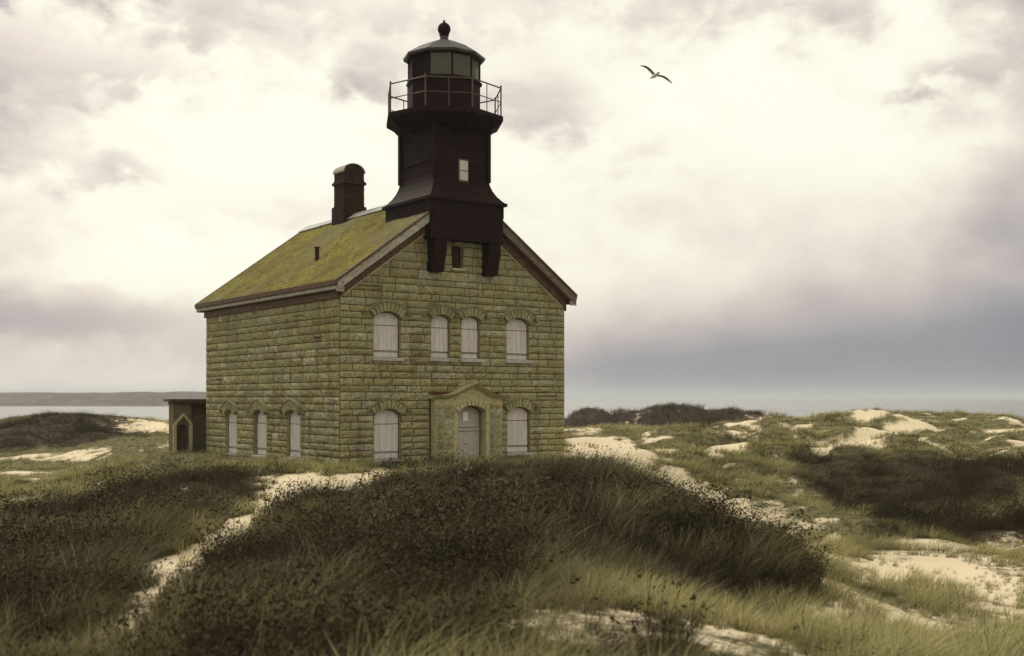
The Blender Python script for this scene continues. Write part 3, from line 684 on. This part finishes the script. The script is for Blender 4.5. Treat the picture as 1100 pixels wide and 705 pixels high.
# arched hood: barrel running across
n = 10; prof = [(-.44, 10.53), (-.44, 10.86)]+[(-.44*cos(pi*i/n), 10.86+.32*sin(pi*i/n)) for i in range(1, n)]+[(.44, 10.86), (.44, 10.53)]
m_ = len(prof); mb.add([(c0+a, c1-.42, z) for a, z in prof]+[(c0+a, c1+.42, z) for a, z in prof], [tuple(range(m_)), tuple(range(m_, 2*m_))[::-1]]+[(i, (i+1) % m_, m_+(i+1) % m_, m_+i) for i in range(m_)])
mb.build('chimney_cap', BRICK, roof, bevel=.015)
mb = MB(); prof = [(-.455*cos(pi*i/n), 10.87+.335*sin(pi*i/n)) for i in range(n+1)]
mould_pts = prof
for (a0, z0_), (a1, z1_) in zip(prof[:-1], prof[1:]):
    mb.hexa([(c0+a0, c1-.45, z0_), (c0+a1, c1-.45, z1_), (c0+a1, c1+.45, z1_), (c0+a0, c1+.45, z0_), (c0+a0*1.06, c1-.45, z0_+.03), (c0+a1*1.06, c1-.45, z1_+.03), (c0+a1*1.06, c1+.45, z1_+.03), (c0+a0*1.06, c1+.45, z0_+.03)])
mb.build('chimney_hood', TRIML, roof)

# ---- tower
TU, TV = 4.52, 1.0; HW = 1.085
def sqp(mb, h, z0, z1, h2=None, cu=TU, cv=TV):
    h2 = h if h2 is None else h2
    mb.hexa([(cu-h, cv-h, z0), (cu+h, cv-h, z0), (cu+h, cv+h, z0), (cu-h, cv+h, z0), (cu-h2, cv-h2, z1), (cu+h2, cv-h2, z1), (cu+h2, cv+h2, z1), (cu-h2, cv+h2, z1)])
mb = MB(); sqp(mb, HW, 8.4, 11.5)
for sx in (-1, 1):
    for sy in (-1, 1):      # corner straps
        mb.box(TU+sx*HW-.07, TU+sx*HW+.07, TV+sy*HW-.07, TV+sy*HW+.07, 9.45, 11.25)
sqp(mb, HW+.03, 10.0, 10.05)
tower = mb.build('tower', IRON, LH)
mb = MB(); hs = [(1.10, 9.55), (1.13, 9.35), (1.20, 9.15), (1.30, 8.97), (1.42, 8.82), (1.50, 8.74), (1.56, 8.72)]
for (h0, z0_), (h1, z1_) in zip(hs[:-1], hs[1:]): sqp(mb, h1, z1_, z0_-.0005, h0)
sqp(mb, 1.56, 8.62, 8.718); sqp(mb, 1.47, 8.2, 8.618)
# front box carried by the brackets
f0 = TV-1.47
mb.box(TU-1.44, TU+1.44, f0, -.004, 7.42, 8.198); mb.box(TU-1.47, TU+1.47, f0-.03, -.006, 7.34, 7.418)
mb.box(TU-1.44, TU+1.44, 0.0, TV+1.40, 7.9, 8.198)
sk = mb.build('base_skirt', IRON, tower)
for bu in (3.45, 5.62):
    mb = MB(); w_ = .24
    prof = [(0, 6.27), (.30, 6.27), (.34, 6.5), (.40, 6.75), (.46, 7.0), (.48, 7.34), (0, 7.34)]
    m_ = len(prof); mb.add([(bu-w_, -d-.004, z) for d, z in prof]+[(bu+w_, -d-.004, z) for d, z in prof], [tuple(range(m_)), tuple(range(m_, 2*m_))[::-1]]+[(i, (i+1) % m_, m_+(i+1) % m_, m_+i) for i in range(m_)])
    mb.build('bracket', IRON, tower, bevel=.01)
mb = MB(); tf = TV-HW
mb.box(4.36, 4.78, tf-.05, tf-.006, 9.36, 10.14); tw = mb.build('tower_window', TRIMD, tower)
mb = MB(); mb.box(4.41, 4.73, tf-.062, tf-.052, 9.42, 9.72); mb.box(4.41, 4.73, tf-.062, tf-.052, 9.75, 10.08); mb.build('pane', PALE, tower)
# gallery
ph = pi/8+.30
mb = MB(); mb.lathe([(1.18, 11.02), (1.30, 11.10), (1.62, 11.22), (1.95, 11.42), (2.10, 11.50), (2.10, 11.66), (2.02, 11.67)], 8, TU, TV, ph)
mb.build('gallery_deck', IRON, tower)
mb = MB(); R_ = 2.02; cs = [(TU+R_*cos(ph+2*pi*i/8), TV+R_*sin(ph+2*pi*i/8)) for i in range(8)]
for i in range(8):
    a = cs[i]; b = cs[(i+1) % 8]; md = ((a[0]+b[0])/2, (a[1]+b[1])/2)
    mb.bar((*a, 11.66), (*a, 12.66), .026, 6); mb.bar((*md, 11.66), (*md, 12.62), .016, 6)
    for zr, rr in ((12.62, .024), (12.14, .017)): mb.bar((*a, zr), (*b, zr), rr, 6)
    mb.lathe([(.0, 12.72), (.035, 12.70), (.035, 12.66), (0, 12.64)], 6, a[0], a[1])
mb.build('railing', RAILM, tower)
for i in range(8):      # stays under the deck
    mb = MB(); a = cs[i]; dx, dy = a[0]-TU, a[1]-TV; l = hypot(dx, dy)
    mb.bar((TU+dx/l*1.9, TV+dy/l*1.9, 11.45), (TU+dx/l*1.22, TV+dy/l*1.22, 10.75), .022, 6)
    mb.build('stay_rod', IRON, tower)
# lantern
NL = 10; camdir = atan2(-.809*0-1, 0)       # rough direction to viewer in local frame
ld = atan2(-.809, .588*-1)                   # local angle of the viewer side
ld = atan2(-(.588*-2.35+.809*39.6), -(.809*-2.35+.588*39.6))
pl = ld+radians(15)
mb = MB(); mb.lathe([(1.30, 11.66), (1.30, 11.76), (1.24, 11.78), (1.24, 12.80), (1.31, 12.82), (1.31, 12.90)], NL, TU, TV, pl)
mb.build('lantern_drum', IRON, tower)
LR = 1.22; cn = [(TU+LR*cos(pl+2*pi*i/NL), TV+LR*sin(pl+2*pi*i/NL)) for i in range(NL)]
mb = MB()
for i in range(NL):
    mb.bar((*cn[i], 12.90), (*cn[i], 13.72), .032, 6); a, b = cn[i], cn[(i+1) % NL]
    mb.bar((*a, 13.70), (*b, 13.70), .03, 6)
mb.build('mullions', IRON, tower)
gm = MB(); dm = MB()
for i in range(NL):
    a, b = cn[i], cn[(i+1) % NL]; mx, my = (a[0]+b[0])/2-TU, (a[1]+b[1])/2-TV
    rel = (atan2(my, mx)-ld+pi) % (2*pi)-pi      # >0 is to the viewer's right
    tgt = dm if -2.9 < rel < -.45 or rel > 2.9 else gm
    f = .995; tgt.add([(TU+(a[0]-TU)*f, TV+(a[1]-TV)*f, 12.9), (TU+(b[0]-TU)*f, TV+(b[1]-TV)*f, 12.9), (TU+(b[0]-TU)*f, TV+(b[1]-TV)*f, 13.7), (TU+(a[0]-TU)*f, TV+(a[1]-TV)*f, 13.7)], [(0, 1, 2, 3)])
gm.build('lantern_glazing', GLASS, tower, fix=False); dm.build('opaque_panels', IRON, tower, fix=False)  # opaque black panels fill the left-hand and rear frames
mb = MB(); mb.lathe([(.5, 12.8), (.78, 12.95), (.92, 13.2), (.92, 13.45), (.78, 13.7)], 20, TU, TV); mb.build('lamp_lens', plain('old_lens', (.10,.09,.035), (.16,.14,.06), 3, .4, .5, 0), tower, smooth=True)
mb = MB(); mb.lathe([(1.30, 13.66), (1.40, 13.68), (1.42, 13.76), (1.36, 13.80), (.95, 14.06), (.5, 14.27), (.22, 14.38), (.15, 14.42), (.14, 14.58)], NL, TU, TV, pl)
mb.build('lantern_roof', plain('roof_iron', (.020,.016,.015), (.045,.038,.034), 3, .5, .4, .2), tower)
mb = MB(); mb.lathe([(.12, 14.50), (.17, 14.56), (.17, 14.60), (.14, 14.62)]+[(max(.02, .225*cos(t)), 14.78+.225*sin(t)) for t in np.linspace(-1.0, 1.35, 9)]+[(.05, 15.02), (.02, 15.10)], 20, TU, TV); mb.build('ventilator_ball', IRON, tower, smooth=True)

# ---------------------------------------------------------------- small outbuilding behind
OB = empty('stone_outbuilding', (-.1496*36.1, 36.1, -.35), atan2(.588, .809))
tag(OB, 'small flat-roofed stone outbuilding with an arched recess, at the far left end of the lighthouse', 'outbuilding')
mb = MB(); y0 = 12.0
mb.box(-.28, 3.0, y0+.35, y0+1.6, -.4, 2.215)
def_open = [dict(u=-.66, w=.44, z0=.2, z1=1.42, rise=.2, ring=.10)]
class FB(Face):
    def P(s, a, z, d=0.): return (a, y0-d, z)
fb = FB('front')
wall_with_holes(mb, fb, [(-1.04, -.4), (-.30, -.4), (-.30, 2.22), (-1.04, 2.22)], def_open, .3)
mb.add([(-1.04, y0, -.4), (-1.04, y0+.5, -.4), (-1.04, y0+.5, 2.22), (-1.04, y0, 2.22)], [(0, 1, 2, 3)])
mb.add([(-.30, y0, -.4), (-.30, y0+.5, -.4), (-.30, y0+.5, 2.22), (-.30, y0, 2.22)], [(0, 1, 2, 3)])
mb.add([(-1.04, y0+.5, -.4), (-.30, y0+.5, -.4), (-.30, y0+.5, 2.22), (-1.04, y0+.5, 2.22)], [(0, 1, 2, 3)])
obw = mb.build('wall', plain('outbuilding_stone', (.13,.10,.06), (.18,.15,.085), 3, .95, .1, .8, dirt=(.09,.06,.03)), OB, fix=False)
mb = MB(); mb.box(-.88, -.44, y0+.28, y0+.30, .2, 1.45); mb.build('arched_door', TRIMD, OB)
mb = MB()
for s_ in (-1, 1): mb.beam((-.66+s_*.36, y0-.06, 1.38), (-.66, y0-.06, 1.82), .10, .09, up=(0, 0, 1))
mb.box(-1.06, -.93, y0-.07, y0-.003, -.3, 1.40); mb.box(-.41, -.28, y0-.07, y0-.003, -.3, 1.40); mb.build('gable_mould', DRESSED, OB)
mb = MB(); mb.box(-1.24, -.2, y0-.22, y0+.56, 2.32, 2.42); mb.box(-.197, 3.2, y0-.2, y0+1.7, 2.322, 2.418); mb.box(-1.08, 3.1, y0-.12, y0+.5, 2.222, 2.318); mb.build('roof', TRIMD, OB, bevel=.01)

# ---------------------------------------------------------------- beach grass and scrub
def blade_tuft(name, n, rad, hmin, hmax, wid, lean, segs, m, seed, leafy=0):
    r = random.Random(seed); mb = MB(); hh = []
    for i in range(n):
        a = r.uniform(0, 2*pi); q = rad*sqrt(r.random()); x, y = q*cos(a), q*sin(a)
        h = r.uniform(hmin, hmax); d = a+r.gauss(0, .7); bend = r.uniform(.15, .75)*h; wx = lean*h*r.uniform(.5, 1.3)
        cd_ = Vector((cos(d)*bend+wx, sin(d)*bend, 0)); f = r.uniform(0, pi); sx = Vector((cos(f), sin(f), 0))*wid*r.uniform(.6, 1.3)/2
        pts = []
        for k in range(segs+1):
            t_ = k/segs; z_ = h*(t_-.28*t_**3*(cd_.length/h)); pts.append(Vector((x, y, -.04))+cd_*t_**1.9+Vector((0, 0, z_)))
        vs = []; 
        for k, p in enumerate(pts[:-1]): s_ = sx*(1-.75*(k/segs)**1.5); vs += [p-s_, p+s_]
        vs.append(pts[-1]); fs = [(2*k, 2*k+1, 2*k+3, 2*k+2) for k in range(segs-1)]+[(2*segs-2, 2*segs-1, 2*segs)]
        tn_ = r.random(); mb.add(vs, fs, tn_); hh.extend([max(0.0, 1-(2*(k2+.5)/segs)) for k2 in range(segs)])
        if leafy:
            for k in range(leafy):
                b = pts[r.randint(1, segs)]+Vector((r.gauss(0, .012), r.gauss(0, .012), r.gauss(0, .012))); l = r.uniform(.007, .017)
                u = Vector((r.gauss(0, 1), r.gauss(0, 1), r.gauss(0, .6))).normalized()*l; w = u.cross(Vector((r.gauss(0, 1), r.gauss(0, 1), r.gauss(0, 1)))).normalized()*l*.5
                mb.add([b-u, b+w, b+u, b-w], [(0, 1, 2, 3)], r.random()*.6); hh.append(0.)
    me = bpy.data.meshes.new(name); me.from_pydata(mb.v, [], mb.f)
    at = me.attributes.new('tint', 'FLOAT', 'FACE'); at.data.foreach_set('value', np.array(mb.t, dtype=np.float32))
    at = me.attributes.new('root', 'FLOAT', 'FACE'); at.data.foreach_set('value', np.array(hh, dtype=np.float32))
    me.materials.append(m); return bpy.data.objects.new(name, me)
def grass_mat():
    m, t, p = mat('beach_grass_blade', .75, .15); ti = attr(t, 'tint'); tone = attr(t, 'tone', 'INSTANCER')
    light = RAMP(t, ti, [(0, (.30,.31,.115)), (.45, (.46,.41,.17)), (.7, (.66,.58,.34)), (.85, (.13,.13,.055)), (1, (.085,.065,.035))])
    dark = RAMP(t, ti, [(0, (.016,.008,.006)), (.45, (.034,.021,.012)), (.72, (.070,.058,.024)), (.88, (.13,.12,.05)), (1, (.34,.29,.19))])  # dark copy of the grass colours, also painting the shade on dune slopes
    c = MIX(t, tone, light, dark); c = MIX(t, attr(t, 'root'), c, (.045,.032,.018)); t.links.new(c, p.inputs['Base Color'])  # thatch brown at blade bases, also painting the shade inside tufts
    tr = t.nodes.new('ShaderNodeBsdfTranslucent'); t.links.new(c, tr.inputs[0]); mx = t.nodes.new('ShaderNodeMixShader'); mx.inputs[0].default_value = .3
    t.links.new(p.outputs[0], mx.inputs[1]); t.links.new(tr.outputs[0], mx.inputs[2]); t.links.new(mx.outputs[0], t.nodes['Material Output'].inputs[0]); return m
def scrub_mat():
    m, t, p = mat('dark_scrub_leaf', .8, .1); ti = attr(t, 'tint')
    c = RAMP(t, ti, [(0, (.030,.016,.011)), (.3, (.040,.032,.014)), (.6, (.085,.075,.032)), (1, (.075,.042,.028))]); t.links.new(c, p.inputs['Base Color']); return m
GM = grass_mat(); SM = scrub_mat()
def coll(name, obs):
    c = bpy.data.collections.new(name)
    for o_ in obs: c.objects.link(o_)
    return c
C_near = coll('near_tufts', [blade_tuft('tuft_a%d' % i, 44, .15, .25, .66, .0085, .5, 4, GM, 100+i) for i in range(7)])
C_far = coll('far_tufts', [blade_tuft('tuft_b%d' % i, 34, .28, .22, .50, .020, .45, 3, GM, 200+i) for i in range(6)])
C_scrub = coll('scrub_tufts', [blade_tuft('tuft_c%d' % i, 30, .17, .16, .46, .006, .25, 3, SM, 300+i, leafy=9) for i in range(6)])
def scatter(name, x, y, scl, tone, c):
    me = bpy.data.meshes.new(name); z_ = np.where(y > 112, np.maximum(height(x, y), far_ridge(x, y)), height(x, y))
    co = np.stack([x, y, z_], -1).astype(np.float32)
    me.vertices.add(len(x)); me.vertices.foreach_set('co', co.ravel())
    me.attributes.new('tone', 'FLOAT', 'POINT').data.foreach_set('value', tone.astype(np.float32))
    me.attributes.new('scl', 'FLOAT', 'POINT').data.foreach_set('value', scl.astype(np.float32))
    me.attributes.new('idx', 'INT', 'POINT').data.foreach_set('value', RNG.integers(0, 97, len(x)).astype(np.int32))
    rot = np.zeros((len(x), 3), np.float32); rot[:, 2] = RNG.normal(0, .5, len(x))+fbm(x/6, y/6, 91, 2)*1.6; rot[:, 0] = RNG.normal(0, .08, len(x)); rot[:, 1] = RNG.normal(0, .08, len(x))
    me.attributes.new('rot', 'FLOAT_VECTOR', 'POINT').data.foreach_set('vector', rot.ravel())
    me.update(); o_ = bpy.data.objects.new(name, me); COL.objects.link(o_)
    g = bpy.data.node_groups.new(name+'_scatter', 'GeometryNodeTree')
    g.interface.new_socket('Geometry', in_out='INPUT', socket_type='NodeSocketGeometry'); g.interface.new_socket('Geometry', in_out='OUTPUT', socket_type='NodeSocketGeometry')
    gi = g.nodes.new('NodeGroupInput'); go = g.nodes.new('NodeGroupOutput'); ip = g.nodes.new('GeometryNodeInstanceOnPoints')
    ci = g.nodes.new('GeometryNodeCollectionInfo'); ci.inputs['Collection'].default_value = c; ci.inputs['Separate Children'].default_value = True; ci.inputs['Reset Children'].default_value = True
    def na(n, ty):
        a = g.nodes.new('GeometryNodeInputNamedAttribute'); a.data_type = ty; a.inputs['Name'].default_value = n; return a.outputs['Attribute']
    g.links.new(gi.outputs[0], ip.inputs['Points']); g.links.new(ci.outputs[0], ip.inputs['Instance']); ip.inputs['Pick Instance'].default_value = True
    g.links.new(na('idx', 'INT'), ip.inputs['Instance Index']); g.links.new(na('scl', 'FLOAT'), ip.inputs['Scale'])
    e2r = g.nodes.new('FunctionNodeEulerToRotation'); g.links.new(na('rot', 'FLOAT_VECTOR'), e2r.inputs[0]); g.links.new(e2r.outputs[0], ip.inputs['Rotation'])
    g.links.new(ip.outputs[0], go.inputs[0]); md = o_.modifiers.new('scatter', 'NODES'); md.node_group = g
    return o_
def points(y0, y1, cell, half=lambda y: .50*y+4):
    w = half(y1); xs = np.arange(-w, w, cell); ys = np.arange(y0, y1, cell); X_, Y_ = np.meshgrid(xs, ys)
    X_ = (X_+RNG.uniform(-.5, .5, X_.shape)*cell).ravel(); Y_ = (Y_+RNG.uniform(-.5, .5, Y_.shape)*cell).ravel()
    k = np.abs(X_) < half(Y_); X_, Y_ = X_[k], Y_[k]
    du = (X_+5.4)*.809+(Y_-36.1)*.588; dv_ = -(X_+5.4)*.588+(Y_-36.1)*.809
    k = ~((du > -.25) & (du < 9.25) & (dv_ > -.45) & (dv_ < 11.4))
    k &= np.hypot(X_, Y_) > 4.2
    return X_[k], Y_[k], du[k], dv_[k]
XS = {'n': [], 'f': [], 's': []}
for y0, y1, cell, kind in ((4.2, 13, .13, 'n'), (13, 22, .16, 'n'), (22, 32, .19, 'n'), (32, 48, .23, 'f'), (48, 80, .33, 'f'), (80, 160, .8, 'f')):
    x, y, du, dv_ = points(y0, y1, cell); cv, dk = cover(x, y)
    if y0 >= 80: hz = np.where(y > 112, np.maximum(height(x, y), far_ridge(x, y)), height(x, y)); cv = np.where(hz < -2, 0, cv); dk = np.where(y > 118, 1, dk)
    gap = fbm(x/.9, y/1.2, 61, 3); fieldn = fbm(x/3.1, y/4.0, 62, 3)
    prob = np.clip(cv*1.15-(1-dk)*.25+gap*1.0*(1-dk*.3), 0, 1)
    k = RNG.random(len(x)) < prob*(1-(cv < .12)*.9); x, y, dk, cv, fn, du, dv_ = x[k], y[k], dk[k], cv[k], fieldn[k], du[k], dv_[k]
    pt = fbm(x/.75, y/.9, 71, 3)*(1.35 if y0 < 32 else 1.0)
    tone = np.clip(dk*1.0+RNG.normal(0, .12, len(x))+.04+pt*.55*(1-.45*dk), 0, 1)
    scl = (.60+.15*dk)*np.clip(1+.8*fn-.75*pt*(1-.5*dk), .35, 2.2)*RNG.uniform(.7, 1.3, len(x))*(.55+.45*cv)
    nearh = (du > -1.5) & (du < 10.5) & (dv_ > -3.0); scl = np.where(nearh, scl*.62, scl)
    scl = np.where(y < 9, scl*.75, scl); scl = np.where((dk > .5) & (y < 30) & (cv > .8), scl*1.15, scl)
    s_ = (RNG.random(len(x)) < dk*.75*(.3+1.3*sstep(-.25, .25, fbm(x/1.1, y/1.3, 83, 2)))) & (cv > .75)
    XS['s'].append((x[s_], y[s_], scl[s_]*(1.0 if kind == 'n' else 1.2)*(.55+1.15*sstep(-.35, .4, fbm(x/.8, y/.9, 84, 2)))[s_], tone[s_]))
    XS[kind].append((x[~s_], y[~s_], scl[~s_]*(1.0 if kind == 'n' else 1.0 if y0 < 80 else 1.5), tone[~s_]))
cat_ = lambda L: [np.concatenate([q[i] for q in L]) for i in range(4)]
tag(scatter('beach_grass', *cat_(XS['n']), C_near), 'fine wind-bent beach grass covering the near dunes', 'grass', kind='stuff')
tag(scatter('dune_grass', *cat_(XS['f']), C_far), 'pale and brown grass tufts over the dunes beyond the lighthouse', 'grass', kind='stuff')
tag(scatter('scrub', *cat_(XS['s']), C_scrub), 'low brown scrub, coloured darker to stand for shade on the dune slopes', 'scrub', kind='stuff')
print('tufts', [sum(len(q[0]) for q in XS[k]) for k in XS])

# ---------------------------------------------------------------- driftwood
def drift(x, y, length, rz, tilt, label, lift=.12):
    h = float(height(np.array(x), np.array(y))); o_ = empty('driftwood', (x, y, h), rz)
    mb = MB(); a = Vector((-length/2*cos(tilt), 0, lift)); b = Vector((length/2*cos(tilt), 0, lift+length*sin(tilt)))
    p = [a.lerp(b, t_)+Vector((0, random.uniform(-.03, .03), random.uniform(-.02, .02))) for t_ in np.linspace(0, 1, 6)]
    for i in range(5): mb.bar(p[i], p[i+1], .022-.0025*i, 7, r2=.0195-.0025*i)
    q = p[3]; mb.bar(q, q+Vector((.10, .06, .16)), .010, 6, r2=.005)
    COL.objects.unlink(o_); bpy.data.objects.remove(o_)
    d_ = mb.build('driftwood', WOODB); d_.location = (x, y, h); d_.rotation_euler = (0, 0, rz); tag(d_, label, 'driftwood', 'driftwood lying in the grass'); return d_
drift(-1.0, 24.5, .36, .5, .28, 'bleached driftwood stick in the dark scrub below the doorway', .22)
drift(-.96, 14.6, .34, .7, .5, 'pale driftwood stick sunk in scrub, the one near the middle of the foreground', .34)
drift(.09, 16.1, .4, -.6, -.4, 'thin grey driftwood stick leaning down to the right in the foreground scrub', .44)
drift(-10.47, 25.4, .5, 1.2, 1.0, 'short white driftwood stump upright on the dark left slope', .28)

# ---------------------------------------------------------------- gull
def gull():
    mb = MB(); n = 12
    secs = [(-.34, .0, .012, .0), (-.26, .05, .03, .0), (-.10, .065, .06, .0), (.04, .075, .075, .0), (.15, .06, .062, .01), (.22, .045, .047, .022), (.27, .042, .044, .03), (.31, .028, .028, .026), (.335, .013, .012, .018), (.37, .005, .005, .008)]
    k = 0; vs = []
    for x, ry, rz, cz in secs:
        ry = max(ry, .045 if x < -.3 else ry)
        for i in range(n): a = 2*pi*i/n; vs.append((x, ry*cos(a), cz+rz*sin(a)))
    fs = [(j*n+i, j*n+(i+1) % n, (j+1)*n+(i+1) % n, (j+1)*n+i) for j in range(len(secs)-1) for i in range(n)]+[tuple(range(n))[::-1], tuple(range((len(secs)-1)*n, len(secs)*n))]
    mb.add(vs, fs, .9)
    for s_ in (-1, 1):
        st = [(.03, .02, .13, .11, .02), (.18, .03, .135, .10, .10), (.34, .06, .13, .09, .165), (.48, .03, .10, .09, .14), (.60, -.04, .07, .06, .07), (.70, -.11, .03, .03, .0)]
        vs = []
        for y, xc, fr, bk, z_ in st:
            vs += [(xc+fr*.6, s_*y, z_), (xc+fr*.1, s_*y, z_+.014), (xc-bk, s_*y, z_-.004), (xc+fr*.1, s_*y, z_-.006)]
        m = len(st)
        fs = [(4*j+i, 4*j+(i+1) % 4, 4*(j+1)+(i+1) % 4, 4*(j+1)+i) for j in range(m-1) for i in range(4)]+[(0, 1, 2, 3), tuple(4*(m-1)+i for i in range(4))]
        k0 = len(mb.f); mb.add(vs, fs, .35)
        for q in range(k0+4*(m-3), len(mb.f)): mb.t[q] = .05
    m, t, p = mat('gull_feathers', .7, .2); c = RAMP(t, attr(t, 'tint'), [(0, (.09,.07,.07)), (.3, (.25,.21,.20)), (.6, (.4,.37,.36)), (.9, (.8,.77,.7))]); t.links.new(c, p.inputs['Base Color'])
    o_ = mb.build('gull', m, smooth=False); return o_
g_ = gull(); g_.location = (5.33, 43, 14.15); g_.rotation_euler = (radians(22), radians(5), radians(112)); g_.scale = (1.02,)*3
tag(g_, 'grey-winged gull gliding with arched wings in the cloudy sky right of the tower', 'gull')

# ---------------------------------------------------------------- thin sea haze
mb = MB(); mb.box(-26000, 26000, -200, 26000, -12, 40)
hz = bpy.data.materials.new('haze_air'); hz.use_nodes = True; ht = hz.node_tree; ht.nodes.clear()
pv_ = ht.nodes.new('ShaderNodeVolumePrincipled'); pv_.inputs['Color'].default_value = (.80,.84,.90,1); pv_.inputs['Density'].default_value = .00025; pv_.inputs['Anisotropy'].default_value = .2
ho = ht.nodes.new('ShaderNodeOutputMaterial'); ht.links.new(pv_.outputs[0], ho.inputs['Volume'])
tag(mb.build('haze', hz), 'thin pale sea haze over the water and the far shore', 'haze', kind='stuff')
